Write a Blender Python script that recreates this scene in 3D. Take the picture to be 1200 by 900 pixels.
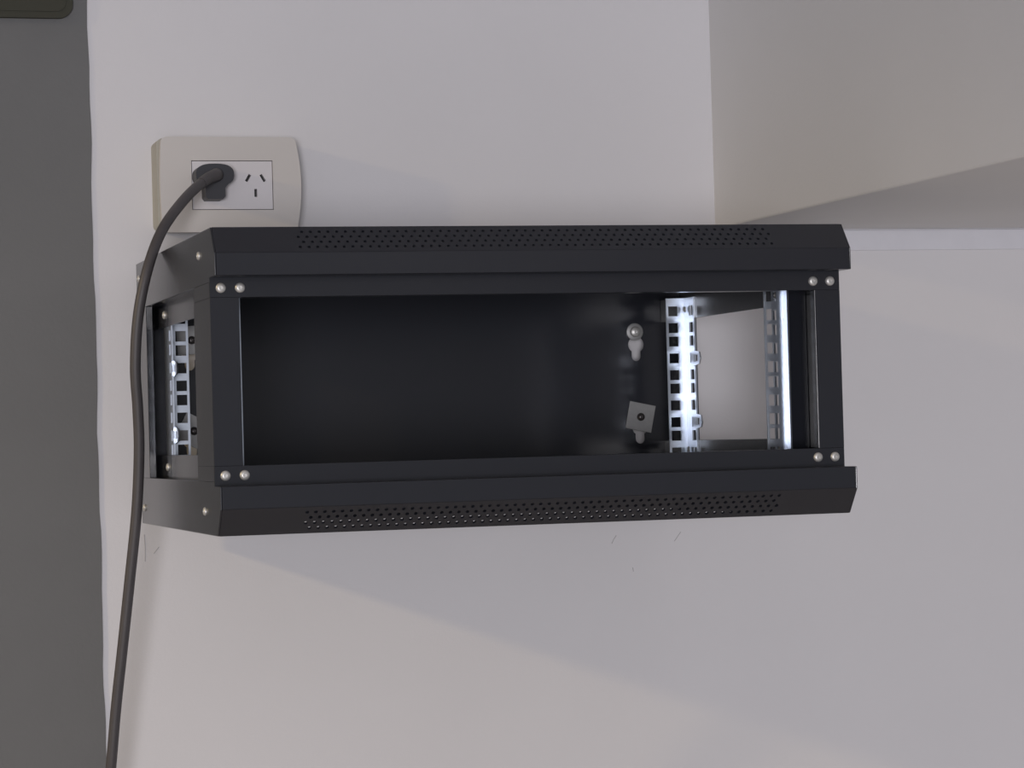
import bpy, bmesh, math, random
from mathutils import Vector, Matrix

random.seed(7)
SC = bpy.context.scene
COL = SC.collection
for o in list(bpy.data.objects):
    bpy.data.objects.remove(o)

# All lengths below are millimetres measured from the centre of the cabinet's
# front frame: X to the right, Y towards the wall, Z up.
ZC = 1620.0                      # height of the cabinet centre above the floor


def W(x, y, z):
    return Vector((x / 1000.0, y / 1000.0, (z + ZC) / 1000.0))


# ------------------------------------------------------------------ camera
CAM = (-604.86, -2033.1, -46.61)
YAW, PITCH, ROLL, FPX = 0.27930, 0.01885, -0.02779, 3091.9
cam_d = bpy.data.cameras.new('camera')
cam_d.sensor_fit = 'HORIZONTAL'
cam_d.sensor_width = 36.0
cam_d.lens = FPX / 1200.0 * 36.0
cam_d.clip_start = 0.05
cam_d.clip_end = 50
cam = bpy.data.objects.new('camera', cam_d)
COL.objects.link(cam)
fw = Vector((math.sin(YAW) * math.cos(PITCH), math.cos(YAW) * math.cos(PITCH), math.sin(PITCH)))
rt = Vector((math.cos(YAW), -math.sin(YAW), 0))
up = rt.cross(fw)
r2 = rt * math.cos(ROLL) + up * math.sin(ROLL)
u2 = up * math.cos(ROLL) - rt * math.sin(ROLL)
m3 = Matrix((r2, u2, -fw)).transposed()
cam.matrix_world = Matrix.Translation(W(*CAM)) @ m3.to_4x4()
SC.camera = cam

# ------------------------------------------------------------------ world, lamps, exposure
wd = bpy.data.worlds.new('room_ambience')
SC.world = wd
wd.use_nodes = True
bg = wd.node_tree.nodes['Background']
bg.inputs['Color'].default_value = (0.93, 0.94, 1.0, 1)
bg.inputs['Strength'].default_value = 0.268


# the bright opening at the far end of the room, behind the photographer
ld = bpy.data.lights.new('room_window', 'AREA')
ld.shape = 'DISK'
ld.size = 1.7
ld.energy = 275.0
ld.color = (0.975, 0.955, 1.0)
lo = bpy.data.objects.new('room_window', ld)
lo.location = W(CAM[0] - 6500 * math.sin(YAW), CAM[1] - 6500 * math.cos(YAW), CAM[2] - 420)
lo.rotation_euler = (math.radians(90), 0, -YAW)
COL.objects.link(lo)
# the warm room lamp far to the left, close to the wall
rl = bpy.data.lights.new('room_lamp', 'SPOT')
rl.energy = 195.0
rl.color = (1.0, 0.76, 0.40)
rl.shadow_soft_size = 0.06
rl.spot_size = math.radians(50)
rl.spot_blend = 1.0
ro = bpy.data.objects.new('room_lamp', rl)
ro.location = W(-3464, -500, 1051)
ro.rotation_euler = (W(200, 428, -1350) - W(-3464, -500, 1051)).to_track_quat('-Z', 'Y').to_euler()
COL.objects.link(ro)

vs = SC.view_settings
vs.view_transform = 'Standard'
vs.look = 'None'
vs.gamma = 1.0
vs.use_curve_mapping = False
vs.exposure = 0.0


# ------------------------------------------------------------------ materials
def nodes_of(m):
    m.use_nodes = True
    return m.node_tree.nodes, m.node_tree.links, m.node_tree.nodes['Principled BSDF']


def plain(name, col, rough=0.5, metal=0.0, spec=0.5, noise=0.0, scale=200.0, bump=0.0, bscale=900.0, coat=0.0):
    m = bpy.data.materials.new(name)
    n, l, p = nodes_of(m)
    p.inputs['Roughness'].default_value = rough
    p.inputs['Metallic'].default_value = metal
    p.inputs['Specular IOR Level'].default_value = spec
    p.inputs['Coat Weight'].default_value = coat
    tc = n.new('ShaderNodeTexCoord')
    if noise > 0:
        t = n.new('ShaderNodeTexNoise')
        t.inputs['Scale'].default_value = scale
        t.inputs['Detail'].default_value = 4
        l.new(tc.outputs['Object'], t.inputs['Vector'])
        r = n.new('ShaderNodeMix')
        r.data_type = 'RGBA'
        r.inputs[6].default_value = tuple(c * (1 - noise) for c in col) + (1,)
        r.inputs[7].default_value = tuple(min(1, c * (1 + noise)) for c in col) + (1,)
        l.new(t.outputs['Fac'], r.inputs[0])
        l.new(r.outputs[2], p.inputs['Base Color'])
    else:
        p.inputs['Base Color'].default_value = tuple(col) + (1,)
    if bump > 0:
        t2 = n.new('ShaderNodeTexNoise')
        t2.inputs['Scale'].default_value = bscale
        t2.inputs['Detail'].default_value = 3
        l.new(tc.outputs['Object'], t2.inputs['Vector'])
        b = n.new('ShaderNodeBump')
        b.inputs['Strength'].default_value = bump
        b.inputs['Distance'].default_value = 0.001
        l.new(t2.outputs['Fac'], b.inputs['Height'])
        l.new(b.outputs['Normal'], p.inputs['Normal'])
    return m


M = {}
M['wall'] = plain('painted_plaster', (0.70, 0.69, 0.71), 0.75, noise=0.03, scale=6, bump=0.12, bscale=350)
M['beam'] = plain('beam_plaster', (0.70, 0.695, 0.70), 0.8, noise=0.03, scale=6, bump=0.15, bscale=350)
M['band'] = plain('grey_wall_paint', (0.132, 0.133, 0.134), 0.6, noise=0.10, scale=9, bump=0.12, bscale=350)
M['strip'] = plain('plaster_strip', (0.70, 0.70, 0.75), 0.6, noise=0.05, scale=40, bump=0.2, bscale=200)
M['floor'] = plain('floor_tile', (0.70, 0.65, 0.60), 0.4, noise=0.05, scale=5)
M['black'] = plain('black_powder_coat', (0.0205, 0.0220, 0.0285), 0.21, bump=0.02, bscale=1500)
M['zinc'] = plain('galvanised_steel', (0.56, 0.61, 0.69), 0.33, metal=1.0, noise=0.12, scale=260)
M['nickel'] = plain('nickel_screw', (0.62, 0.61, 0.59), 0.42, metal=0.55)
M['washer'] = plain('dull_steel_washer', (0.36, 0.36, 0.36), 0.5, metal=0.4, noise=0.1, scale=300)
M['darkbolt'] = plain('dark_bolt', (0.10, 0.09, 0.09), 0.3, metal=0.6)
M['plate'] = plain('ivory_plastic', (0.60, 0.57, 0.545), 0.38)
M['boxside'] = plain('aged_ivory_plastic', (0.40, 0.385, 0.33), 0.5)
M['insert'] = plain('white_plastic', (0.68, 0.655, 0.67), 0.35)
M['slot'] = plain('slot_dark', (0.03, 0.03, 0.03), 0.7)
M['plug'] = plain('black_rubber', (0.022, 0.023, 0.031), 0.45)
M['cable'] = plain('grey_rubber_cable', (0.068, 0.062, 0.065), 0.5, noise=0.12, scale=60)
M['olive'] = plain('olive_enamel', (0.052, 0.052, 0.040), 0.7, spec=0.2)
M['pencil'] = plain('pencil_mark', (0.40, 0.39, 0.40), 0.8)


# ------------------------------------------------------------------ mesh helpers (millimetres)
def add_box(bm, x0, x1, y0, y1, z0, z1):
    v = [bm.verts.new((x, y, z)) for x in (x0, x1) for y in (y0, y1) for z in (z0, z1)]
    for f in ((0, 1, 3, 2), (4, 6, 7, 5), (0, 4, 5, 1), (2, 3, 7, 6), (0, 2, 6, 4), (1, 5, 7, 3)):
        bm.faces.new([v[i] for i in f])


def add_plate(bm, outer, holes, thick, fn):
    """flat sheet with cut-outs; fn maps (u, v, w) to a point, w runs through the thickness"""
    t = bmesh.new()
    edges = []
    for loop in [outer] + holes:
        vv = [t.verts.new((p[0], p[1], 0)) for p in loop]
        for i in range(len(vv)):
            edges.append(t.edges.new((vv[i], vv[(i + 1) % len(vv)])))
    bmesh.ops.triangle_fill(t, use_beauty=True, use_dissolve=False, edges=edges, normal=(0, 0, 1))
    ex = bmesh.ops.extrude_face_region(t, geom=list(t.faces))
    for e in ex['geom']:
        if isinstance(e, bmesh.types.BMVert):
            e.co.z += thick
    bmesh.ops.recalc_face_normals(t, faces=list(t.faces))
    mp = {}
    for v in t.verts:
        mp[v] = bm.verts.new(fn(*v.co))
    for f in t.faces:
        try:
            bm.faces.new([mp[v] for v in f.verts])
        except ValueError:
            pass
    t.free()


def add_lathe(bm, prof, c, axis, n=20):
    """prof: (radius, height along axis) list from base to tip"""
    c = Vector(c)
    a = Vector(axis).normalized()
    b = a.orthogonal().normalized()
    d = a.cross(b)
    rings = []
    for r, h in prof:
        if r < 1e-6:
            rings.append([bm.verts.new(c + a * h)])
        else:
            rings.append([bm.verts.new(c + a * h + (b * math.cos(2 * math.pi * k / n) + d * math.sin(2 * math.pi * k / n)) * r) for k in range(n)])
    for i in range(len(rings) - 1):
        p, q = rings[i], rings[i + 1]
        for k in range(n):
            k2 = (k + 1) % n
            if len(p) == 1 and len(q) == 1:
                continue
            if len(p) == 1:
                bm.faces.new((p[0], q[k2], q[k]))
            elif len(q) == 1:
                bm.faces.new((p[k], p[k2], q[0]))
            else:
                bm.faces.new((p[k], p[k2], q[k2], q[k]))


def smooth_path(pts, per=10):
    out = []
    P = [Vector(p) for p in pts]
    for i in range(len(P) - 1):
        p0 = P[i - 1] if i else P[0] * 2 - P[1]
        p1, p2 = P[i], P[i + 1]
        p3 = P[i + 2] if i + 2 < len(P) else P[-1] * 2 - P[-2]
        for k in range(per):
            t = k / per
            out.append(0.5 * ((2 * p1) + (p2 - p0) * t + (2 * p0 - 5 * p1 + 4 * p2 - p3) * t * t + (3 * p1 - p0 - 3 * p2 + p3) * t ** 3))
    out.append(P[-1])
    return out


def add_tube(bm, path, rad, n=14):
    rings = []
    prev = None
    for i, p in enumerate(path):
        t = (path[min(i + 1, len(path) - 1)] - path[max(i - 1, 0)]).normalized()
        if prev is None:
            b = t.orthogonal().normalized()
        else:
            b = (prev - t * prev.dot(t)).normalized()
        prev = b
        d = t.cross(b)
        r = rad(i / (len(path) - 1)) if callable(rad) else rad
        rings.append([bm.verts.new(p + (b * math.cos(2 * math.pi * k / n) + d * math.sin(2 * math.pi * k / n)) * r) for k in range(n)])
    for i in range(len(rings) - 1):
        for k in range(n):
            k2 = (k + 1) % n
            bm.faces.new((rings[i][k], rings[i][k2], rings[i + 1][k2], rings[i + 1][k]))
    bm.faces.new(rings[0][::-1])
    bm.faces.new(rings[-1])


def base_of(parent):
    while parent.parent:
        parent = parent.parent
    return Vector(parent['_b'])


def obj(name, bm, mat, parent=None, bevel=0.0, smooth=False, base=(0, 0, 0), seg=2):
    b = base_of(parent) if parent else Vector(base)
    bmesh.ops.recalc_face_normals(bm, faces=list(bm.faces))
    for v in bm.verts:
        v.co = (v.co - b) / 1000.0
    me = bpy.data.meshes.new(name)
    bm.to_mesh(me)
    bm.free()
    me.materials.append(M[mat])
    o = bpy.data.objects.new(name, me)
    COL.objects.link(o)
    if parent:
        o.parent = parent
    else:
        o.location = W(*b)
        o['_b'] = tuple(b)
    if smooth:
        for p in me.polygons:
            p.use_smooth = True
        if smooth == 'auto':
            for e in me.edges:
                pass
            md = o.modifiers.new('edge_split', 'EDGE_SPLIT')
            md.split_angle = math.radians(35)
    if bevel > 0:
        md = o.modifiers.new('bevel', 'BEVEL')
        md.width = bevel / 1000.0
        md.segments = seg
        md.limit_method = 'ANGLE'
        md.angle_limit = math.radians(40)
    return o


def thing(name, label, cat, base):
    o = bpy.data.objects.new(name, None)
    o.empty_display_size = 0.05
    COL.objects.link(o)
    o.location = W(*base)
    o['_b'] = tuple(float(c) for c in base)
    o['label'] = label
    o['category'] = cat
    return o


def struct(o):
    o['kind'] = 'structure'
    return o


def rrect(x0, x1, z0, z1, r, n=6):
    pts = []
    for cx, cz, a0 in ((x1 - r, z1 - r, 0), (x0 + r, z1 - r, 90), (x0 + r, z0 + r, 180), (x1 - r, z0 + r, 270)):
        for k in range(n + 1):
            a = math.radians(a0 + 90 * k / n)
            pts.append((cx + r * math.cos(a), cz + r * math.sin(a)))
    return pts


# ------------------------------------------------------------------ the setting
YW = 428.0                       # face of the main wall
FL = -ZC
CE = 1200.0
bm = bmesh.new()
add_box(bm, -3700, 2200, YW, YW + 150, FL, CE)
wall = struct(obj('wall_back', bm, 'wall', base=(0, YW, FL)))

# grey painted band of the wall at the left, edge cut in by hand
bm = bmesh.new()
edge = []
zz = FL
while zz < CE:
    edge.append((-300.2 + 0.6 * math.sin(zz * 0.031) + 0.4 * math.sin(zz * 0.083 + 1.0) + random.uniform(-0.25, 0.25), zz))
    zz += 18
edge.append((-300.0, CE))
add_plate(bm, [(-1100, FL)] + edge + [(-1100, CE)], [], 2.0, lambda u, v, w: (u, YW - 1.5 + w, v))
struct(obj('wall_left', bm, 'band', base=(-700, YW, FL)))

# dropped beam running out from the main wall at the upper right
bm = bmesh.new()
add_box(bm, 315.5, 2200, -2600, YW + 5, 150.5, CE)
struct(obj('wall_right', bm, 'beam', base=(900, 0, 150.5), bevel=2.0))

# plaster strip along the wall under the beam
bm = bmesh.new()
add_box(bm, 316, 2200, YW - 3.0, YW + 4, 128.5, 149.3)
struct(obj('trim_1', bm, 'strip', base=(900, YW, 128.5), bevel=1.0))

bm = bmesh.new()
add_box(bm, -3700, 2200, -4200, YW + 150, FL - 60, FL)
struct(obj('floor', bm, 'floor', base=(0, 0, FL)))
bm = bmesh.new()
add_box(bm, -3700, 2200, -4200, YW + 150, CE, CE + 60)
struct(obj('ceiling', bm, 'wall', base=(0, 0, CE)))

# pencil and scuff marks on the wall
for pts in ([(-259.5, -131), (-259.0, -143), (-259.4, -156)], [(203, -149), (200, -153), (198, -157)],
            [(270, -148), (266.5, -152.5), (263, -157)], [(219, -181), (219.6, -185)], [(-246, -143), (-251, -149)]):
    bm = bmesh.new()
    add_tube(bm, [Vector((x, YW, z)) for x, z in pts], 0.3, 6)
    mk = obj('scuff_mark', bm, 'pencil', base=(0, YW, FL))
    mk.parent = wall
    mk.location = (0, 0, 0)

# ------------------------------------------------------------------ rack cabinet
HW, HC, DC = 264.0, 119.75, 406.0
YP, YC_, ZS, ZK = -25.3, -8.3, 81.1, 98.9
ZO = 77.5
cab = thing('rack_cabinet', 'open black steel wall rack cabinet without door or side panels', 'rack cabinet', (0, DC, -HC))
SH = 1.4


def mirror_z(s):
    return lambda x, y, z: (x, y, z * s)


PAN = [(4.0, 0.0), (4.0, 0.6), (3.6, 1.4), (2.7, 2.0), (1.7, 2.15), (1.5, 1.3), (0.0, 1.2)]


def screw(c, axis, parent, k=1.0, name='screw', mat='nickel'):
    b = bmesh.new()
    add_lathe(b, [(r * k, h * k) for r, h in PAN], c, axis, 18)
    return obj(name, b, mat, parent, smooth='auto')


for s, cname in ((1, 'top_cover'), (-1, 'bottom_cover')):
    bm = bmesh.new()
    side = [(YP, ZS), (YP, ZK), (YC_, HC), (DC, HC), (DC, ZO), (0, ZO), (0, ZS)]
    for x0 in (-HW, HW - SH):
        add_plate(bm, [(y, z * s) for y, z in side], [], SH, lambda u, v, w, x0=x0: (x0 + w, u, v))
    a, b = sorted((HC * s, (HC - SH) * s))
    if s > 0:
        add_box(bm, -HW + SH, HW - SH, YC_ + 0.4, DC, a, b)                    # outer panel
    else:
        add_plate(bm, [(-HW + SH, YC_ + 0.4), (HW - SH, YC_ + 0.4), (HW - SH, DC), (-HW + SH, DC)],
                  [rrect(-205, 205, 70, 372, 8)], SH, lambda u, v, w: (u, v, -HC + w))   # floor panel, unseen opening added so lit wall shows through the vents
    a, b = sorted((ZS * s, ZK * s))
    add_box(bm, -HW + SH, HW - SH, YP, YP + SH, a, b)                          # upright front strip
    a, b = sorted((ZS * s, (ZS + SH) * s))
    add_box(bm, -HW + SH, HW - SH, YP + SH, 1.4, a, b)                         # step back to the frame
    a, b = sorted(((ZO) * s, (HC - SH) * s))
    add_box(bm, -HW + SH, HW - SH, DC - SH, DC, a, b)                          # rear lip
    cov = obj(cname, bm, 'black', cab, bevel=0.65)
    # perforated slanting front
    sl = math.hypot(YC_ - YP, HC - ZK)
    dy, dz = (YC_ - YP) / sl, (HC - ZK) / sl
    holes = []
    hr = 1.4 if s > 0 else 1.6
    for row in range(4):
        v0 = 5.2 + row * 5.4
        off = 3.5 if row % 2 else 0.0
        u0 = -196.0 + off
        while u0 <= 198.0:
            holes.append([(u0 + hr * math.cos(math.pi / 3 * k), v0 + hr * math.sin(math.pi / 3 * k)) for k in range(6)])
            u0 += 7.0
    bm = bmesh.new()
    add_plate(bm, [(-HW + SH, 0), (HW - SH, 0), (HW - SH, sl), (-HW + SH, sl)], holes, 2.2,
              lambda u, v, w: (u, YP + dy * v + dz * w, (ZK + dz * v - dy * w) * s))
    obj('vent_grille', bm, 'black', cov)
    for sx in (-1, 1):
        for yy, zv in ((47.0, 101.4), (387.0, 105.0)):
            screw((sx * HW, yy, zv * s), (sx, 0, 0), cov, 0.85, 'cover_screw')
    # front crossbar of the frame
    bm = bmesh.new()
    a, b = sorted((65.6 * s, 82.3 * s))
    add_box(bm, -HW + 0.1, HW - 0.1, 0, SH, a, b)
    a, b = sorted((65.6 * s, 67.0 * s))
    add_box(bm, -239.4, 239.4, SH, 14, a, b)                                   # turned-in lip
    obj('front_crossbar', bm, 'black', cab, bevel=0.4)

for sx in (-1, 1):
    bm = bmesh.new()
    L = [(-264, 0), (-241.2, 0), (-241.2, 9), (-242.6, 9), (-242.6, SH), (-264 + SH, SH), (-264 + SH, 79.2), (-264, 79.2)]
    add_plate(bm, [(x * -sx, y) for x, y in L], [], 131.2, lambda u, v, w: (u, v, -65.6 + w))
    for z0, z1 in ((65.6, ZO), (-ZO, -65.6)):
        a, b = sorted((sx * HW, sx * (HW - SH)))
        add_box(bm, a, b, SH, 79.2, z0, z1)
    a, b = sorted((sx * (HW - SH), sx * (243.5 if sx > 0 else 251.5)))
    add_box(bm, a, b, 70.5, 72, -ZO, ZO)                                       # inner web behind the rail
    post = obj('front_post', bm, 'black', cab, bevel=0.5)
    for zz in (73.05, -73.05):
        for xx in (255.3, 240.2):
            screw((sx * xx, 0, zz), (0, -1, 0), post, 1.0)
    bm = bmesh.new()
    R_ = [(-264, 349), (-258, 349), (-258, 349 + SH), (-264 + SH, 349 + SH), (-264 + SH, DC), (-264, DC)]
    add_plate(bm, [(x * -sx, y) for x, y in R_], [], ZO * 2, lambda u, v, w: (u, v, -ZO + w))
    obj('rear_post', bm, 'black', cab, bevel=0.45)


# back panel with four keyholes
def keyhole(cx, zc):
    """round opening of radius 8 centred at zc with a 10 wide slot hanging down to zc-16 and a stub up to the bolt"""
    pts = []
    r, hw = 8.0, 4.7
    a = math.asin(hw / r)
    n = 8
    for k in range(n + 1):                                                     # right flank, from slot to stub
        t = -math.pi / 2 + a + (math.pi - 2 * a) * k / n
        pts.append((cx + r * math.cos(t), zc + r * math.sin(t)))
    for k in range(n + 1):                                                     # stub up
        t = math.pi * k / n
        pts.append((cx + hw * math.cos(t), zc + 9.5 + hw * math.sin(t)))
    for k in range(n + 1):
        t = math.pi / 2 + a + (math.pi - 2 * a) * k / n
        pts.append((cx + r * math.cos(t), zc + r * math.sin(t)))
    for k in range(n + 1):
        t = math.pi + math.pi * k / n
        pts.append((cx + hw * math.cos(t), zc - 11.3 + hw * math.sin(t)))
    return pts


YB = 392.0
KH = ((216.8, 36.5), (218.5, -43.5), (-218.5, 36.0), (-218.5, -44.5))
bm = bmesh.new()
add_plate(bm, [(-HW + SH, -HC + 2), (HW - SH, -HC + 2), (HW - SH, HC - 2), (-HW + SH, HC - 2)], [keyhole(*k) for k in KH], 1.2,
          lambda u, v, w: (u, YB + w, v))
back = obj('back_panel', bm, 'black', cab)


def bolt(x, z, parent, head, mat):
    b = bmesh.new()
    add_lathe(b, [(0, 36.2), (2.4, 36.2), (2.4, 0)] + [], (x, YB, z), (0, 1, 0), 12)
    add_lathe(b, [(head, 0), (head, 1.0), (head * 0.85, 2.6), (head * 0.5, 3.6), (head * 0.3, 3.7), (head * 0.25, 2.9), (0, 2.8)], (x, YB - 1.6, z), (0, -1, 0), 18)
    return obj('mounting_bolt', b, mat, parent, smooth='auto')


bm = bmesh.new()
add_lathe(bm, [(3.2, -0.2), (8.4, -0.2), (8.4, 1.2), (7.8, 1.6), (3.0, 1.6)], (215.6, YB, 48.8), (0, -1, 0), 28)
wsh = obj('round_washer', bm, 'washer', back, smooth='auto')
bolt(215.6, 48.8, back, 5.2, 'nickel')


def square_washer(x, z, ang, half=13.3):
    b = bmesh.new()
    ca, sa = math.cos(ang), math.sin(ang)
    out = [(x + (p * ca - q * sa) * half, z + (p * sa + q * ca) * half) for p, q in ((-1, -1), (1, -1), (1, 1), (-1, 1))]
    hole = [(x + 3.0 * math.cos(k * math.pi / 6), z + 3.0 * math.sin(k * math.pi / 6)) for k in range(12)]
    add_plate(b, out, [hole], 1.5, lambda u, v, w: (u, YB - 1.6 + w, v))
    return obj('square_washer', b, 'washer', back, bevel=0.3)


square_washer(219.0, -33.8, math.radians(-12))
bolt(219.0, -33.8, back, 3.9, 'darkbolt')
square_washer(-217.0, 48.0, math.radians(3))
bolt(-216.5, 48.0, back, 3.9, 'darkbolt')
square_washer(-217.0, -36.0, math.radians(-28))
bolt(-216.5, -36.0, back, 3.9, 'darkbolt')

# mounting rails: punched flange facing the opening, side web with a second row of holes
HOLE_Z = []
z = 48.9 + 12.7 + 15.875
step = [15.875, 15.875, 12.7]
zlist = [48.9 + 15.875, 48.9, 48.9 - 12.7]
for k in range(1, 4):
    zlist += [48.9 + 15.875 - 44.45 * k, 48.9 - 44.45 * k, 48.9 - 12.7 - 44.45 * k]
zlist = [zv for zv in zlist if abs(zv) < 78]
ZR = 77.0


def sq(u, v, h=4.7):
    return [(u - h, v - h), (u + h, v - h), (u + h, v + h), (u - h, v + h)]


def rail(xh, sx, yh, sy):
    """xh: hole centre, sx: +1 right rail, yh: plane of the punched flange, sy: +1 front (web runs back), -1 rear"""
    b = bmesh.new()
    xi, xo = xh - sx * (9.6 if sx < 0 and sy > 0 else 6.8), xh + sx * 11.0
    x0, x1 = sorted((xi, xo))
    zc = [zv for zv in zlist if abs(zv) < ZR - 6]
    add_plate(b, [(x0, -ZR), (x1, -ZR), (x1, ZR), (x0, ZR)], [sq(xh, zv) for zv in zc], 1.5, lambda u, v, w: (u, yh + sy * w, v))
    ys = sorted((yh - sy * (7.5 if sy > 0 else 12), yh + sy * 28))
    hy = yh + sy * 20
    add_plate(b, [(ys[0], -ZR), (ys[1], -ZR), (ys[1], ZR), (ys[0], ZR)], [sq(hy, zv) for zv in zc], 1.5,
              lambda u, v, w: (xo + sx * w, u, v))
    r = obj('mounting_rail', b, 'zinc', cab)
    return r, xo


XR, XL = 230.0, -237.8
for xh, sx in ((XR, 1), (XL, -1)):
    for yh, sy in ((68.4, 1), (321.0, -1)):
        r, xo = rail(xh, sx, yh, sy)
        if sy < 0:
            for zt in (19.0, -40.0):
                # bent locking tab on the forward edge of the rear rail
                b = bmesh.new()
                y1 = yh - 27
                add_plate(b, [(y1 + 6, zt - 7), (y1, zt - 7), (y1 - 16, zt - 5), (y1 - 19, zt), (y1 - 16, zt + 6), (y1, zt + 7.5), (y1 + 6, zt + 7.5)],
                          [[(y1 - 3, zt - 3), (y1 - 12, zt - 2.5), (y1 - 12, zt + 3), (y1 - 3, zt + 4)]], 1.2, lambda u, v, w: (xo - sx * (1.3 - w), u, v))
                obj('locking_tab', b, 'zinc', r)
    xw = (xh + sx * 11.0) + sx * 1.6
    for s in (1, -1):
        b = bmesh.new()
        a, c = sorted((57.2 * s, 79.0 * s))
        x0, x1 = sorted((xw, xw + sx * 1.4))
        add_box(b, x0, x1, 66, 300, a, c)
        add_box(b, x0, x1, 303, YB - 1, a, c)
        a, c = sorted((77.6 * s, 79.0 * s))
        x0, x1 = sorted((xw + sx * 1.4, sx * (HW - SH - 0.1)))
        add_box(b, x0, x1, 73, YB - 1, a, c)
        br = obj('side_bracket', b, 'black', cab, bevel=0.3)
        for yy in (75.0, 318.0):
            screw((xw + sx * 1.4, yy, 68.0 * s), (sx, 0, 0), br, 0.9, 'bracket_bolt')
            screw((xw - sx * 3.1, yy + (6 if yy < 100 else -6), 66.0 * s), (-sx, 0, 0), br, 0.7, 'bracket_bolt')

# unseen plate added to stop lamp light leaking through the floor opening
bm = bmesh.new()
add_box(bm, -HW + SH + 0.2, HW - SH - 0.2, 15, YB - 0.5, -81.2, -79.4)
obj('light_baffle', bm, 'black', cab)

# ------------------------------------------------------------------ power outlet on the wall
out = thing('power_outlet', 'ivory surface-mounted double power outlet above the black rack cabinet', 'power outlet', (-177, YW, 146))
YF = 386.0
bm = bmesh.new()
add_plate(bm, rrect(-244, -113, 151, 235.5, 6), [], YW - (YF + 9), lambda u, v, w: (u, YF + 9 + w, v))
obj('back_box', bm, 'boxside', out, smooth='auto')


def bowed(x0, x1, z0, z1, bow, r, n=9):
    """rounded plate whose left and right edges bow outward"""
    pts = []
    zc = (z0 + z1) / 2
    for k in range(n + 1):
        t = -1 + 2 * k / n
        pts.append((x1 + bow * (1 - t * t), zc + t * (z1 - z0 - 2 * r) / 2))
    for k in range(1, 5):
        a = math.radians(90 * k / 5)
        pts.append((x1 - r + r * math.cos(a), z1 - r + r * math.sin(a)))
    pts.append((x1 - r, z1))
    pts.append((x0 + r, z1))
    for k in range(1, 5):
        a = math.radians(90 + 90 * k / 5)
        pts.append((x0 + r + r * math.cos(a), z1 - r + r * math.sin(a)))
    for k in range(n + 1):
        t = 1 - 2 * k / n
        pts.append((x0 - 0.25 * bow * (1 - t * t), zc + t * (z1 - z0 - 2 * r) / 2))
    for k in range(1, 5):
        a = math.radians(180 + 90 * k / 5)
        pts.append((x0 + r + r * math.cos(a), z0 + r + r * math.sin(a)))
    pts.append((x0 + r, z0))
    pts.append((x1 - r, z0))
    for k in range(1, 5):
        a = math.radians(270 + 90 * k / 5)
        pts.append((x1 - r + r * math.cos(a), z0 + r + r * math.sin(a)))
    return pts


IX0, IX1, IZ0, IZ1 = -213.4, -137.2, 168.2, 214.0
bm = bmesh.new()
add_plate(bm, bowed(-241.5, -114.5, 147.5, 236.0, 4.0, 6), [[(IX0, IZ0), (IX1, IZ0), (IX1, IZ1), (IX0, IZ1)]], 8.0,
          lambda u, v, w: (u, YF + w, v))
obj('faceplate', bm, 'plate', out, bevel=2.2, seg=3, smooth='auto')


def slot_poly(x, z, ang, hl=3.7, hw=1.3):
    ca, sa = math.cos(ang), math.sin(ang)
    return [(x + p * hw * ca - q * hl * sa, z + p * hw * sa + q * hl * ca) for p, q in ((-1, -1), (1, -1), (1, 1), (-1, 1))]


for cx, x0, x1 in ((-193.5, IX0 + 0.6, -175.45), (-153.6, -175.45, IX1 - 0.6)):
    slots = [slot_poly(cx - 6.9, 197.8, math.radians(-30)), slot_poly(cx + 6.9, 197.8, math.radians(30)), slot_poly(cx, 183.9, 0)]
    bm = bmesh.new()
    add_plate(bm, [(x0, IZ0 + 0.6), (x1, IZ0 + 0.6), (x1, IZ1 - 0.6), (x0, IZ1 - 0.6)], slots, 5.0, lambda u, v, w: (u, YF + 0.5 + w, v))
    sk = obj('socket', bm, 'insert', out)
    bm = bmesh.new()
    for p in slots:
        xs = [a for a, _ in p]
        zs = [b for _, b in p]
        add_box(bm, min(xs) - 1, max(xs) + 1, YF + 5.2, YF + 8.6, min(zs) - 1, max(zs) + 1)
    obj('slot_backing', bm, 'slot', sk)  # dark backing added behind the slots, stands in for the shade inside

# ------------------------------------------------------------------ power cord with its plug
PX, PZ = -195.2, 198.6
cord = thing('power_cable', 'grey power cable hanging down the wall from a black plug', 'power cable', (PX, YF, 150))
bm = bmesh.new()
body = []
for k in range(0, 25):                                                         # broad rounded head
    a = math.radians(-52 + 284 * k / 24)
    x = 17.6 * math.copysign(abs(math.cos(a)) ** 0.75, math.cos(a))
    zq = 10.2 * math.copysign(abs(math.sin(a)) ** 0.75, math.sin(a))
    body.append((PX + x, PZ + zq))
body += [(PX - 9.0, PZ - 12), (PX - 9.0, PZ - 20), (PX - 7, PZ - 22.5), (PX + 7, PZ - 22.5), (PX + 9.0, PZ - 20), (PX + 9.0, PZ - 12)]
add_plate(bm, body, [], 23.0, lambda u, v, w: (u, YF - 22.5 + w, v))
pb = obj('plug', bm, 'plug', cord, bevel=4.5, seg=4, smooth='auto')
bm = bmesh.new()
for dx, dz in ((-6.9, 0), (6.9, 0), (0, -14)):
    add_box(bm, PX + dx - 0.8, PX + dx + 0.8, YF - 1, YF + 6, 197.0 + dz - 2.4, 197.0 + dz + 2.4)
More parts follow.
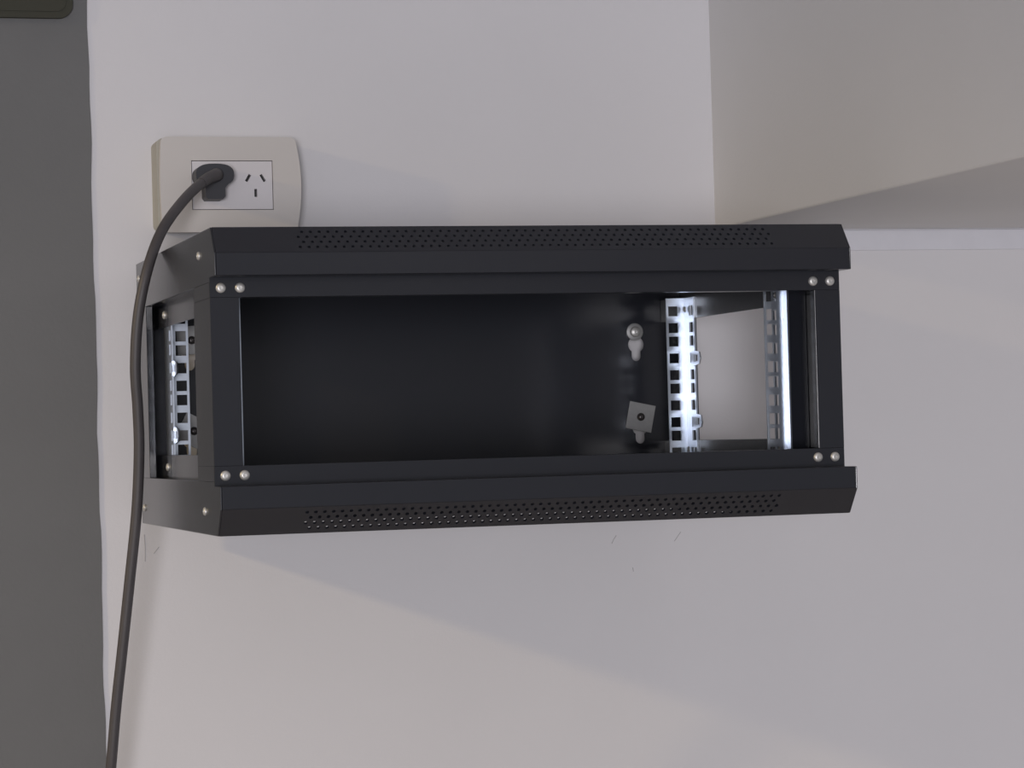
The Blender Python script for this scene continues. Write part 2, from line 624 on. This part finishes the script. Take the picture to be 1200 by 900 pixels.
obj('pin', bm, 'nickel', pb)
path = smooth_path([(-193.5, YF - 10, 198.3), (-195.8, 356, 197.5), (-211.1, 336, 189.3), (-234.5, 304, 169.3), (-259.6, 268, 139.9), (-275.7, 250, 105.1),
                    (-284.9, 250, 64.5), (-288.0, 254, 20.3), (-285.9, 260, -16.6), (-284.9, 266, -53.7), (-287.3, 274, -105.8), (-293.4, 284, -165.5),
                    (-299.9, 294, -225.6), (-305.6, 304, -278.6), (-310.1, 314, -332.0),
                    (-318, 340, -430), (-330, 345, -600), (-345, 350, -900), (-350, 350, -1300), (-350, 340, FL + 12), (-352, 320, FL + 5), (-360, 260, FL + 4.9), (-380, 180, FL + 4.9)], 8)
bm = bmesh.new()
add_tube(bm, path, lambda t: 4.75, 16)
cb = obj('cable_sheath', bm, 'cable', cord, smooth=True)
bm = bmesh.new()
add_tube(bm, path[3:18], lambda t: 6.6 - 1.5 * t, 16)
obj('strain_relief', bm, 'cable', cb, smooth='auto')

# ------------------------------------------------------------------ olive box at the upper left
wb = thing('wall_box', 'dark olive box with rounded corner on the grey wall band', 'box', (-450, YW - 1.5, 349))
bm = bmesh.new()
add_plate(bm, rrect(-590, -314.5, 349.6, 560, 13, 8), [], 6, lambda u, v, w: (u, YW - 7.5 + w, v))
obj('body', bm, 'olive', wb, bevel=2.0, smooth='auto')
bm = bmesh.new()
add_plate(bm, rrect(-584, -320.5, 355.6, 554, 9, 8), [], 1.2, lambda u, v, w: (u, YW - 8.5 + w, v))
obj('lid', bm, 'olive', wb, bevel=0.8)

for nm, lab, cat in (('wall_back', 'pale plastered wall behind the black rack cabinet', 'wall'),
                     ('wall_left', 'dark grey painted band of wall beside the hanging cable', 'wall'),
                     ('wall_right', 'plastered beam jutting out above the right end of the cabinet', 'beam'),
                     ('trim_1', 'narrow plaster strip on the wall under the beam', 'trim')):
    bpy.data.objects[nm]['label'] = lab
    bpy.data.objects[nm]['category'] = cat

for o in bpy.data.objects:
    if '_b' in o:
        del o['_b']
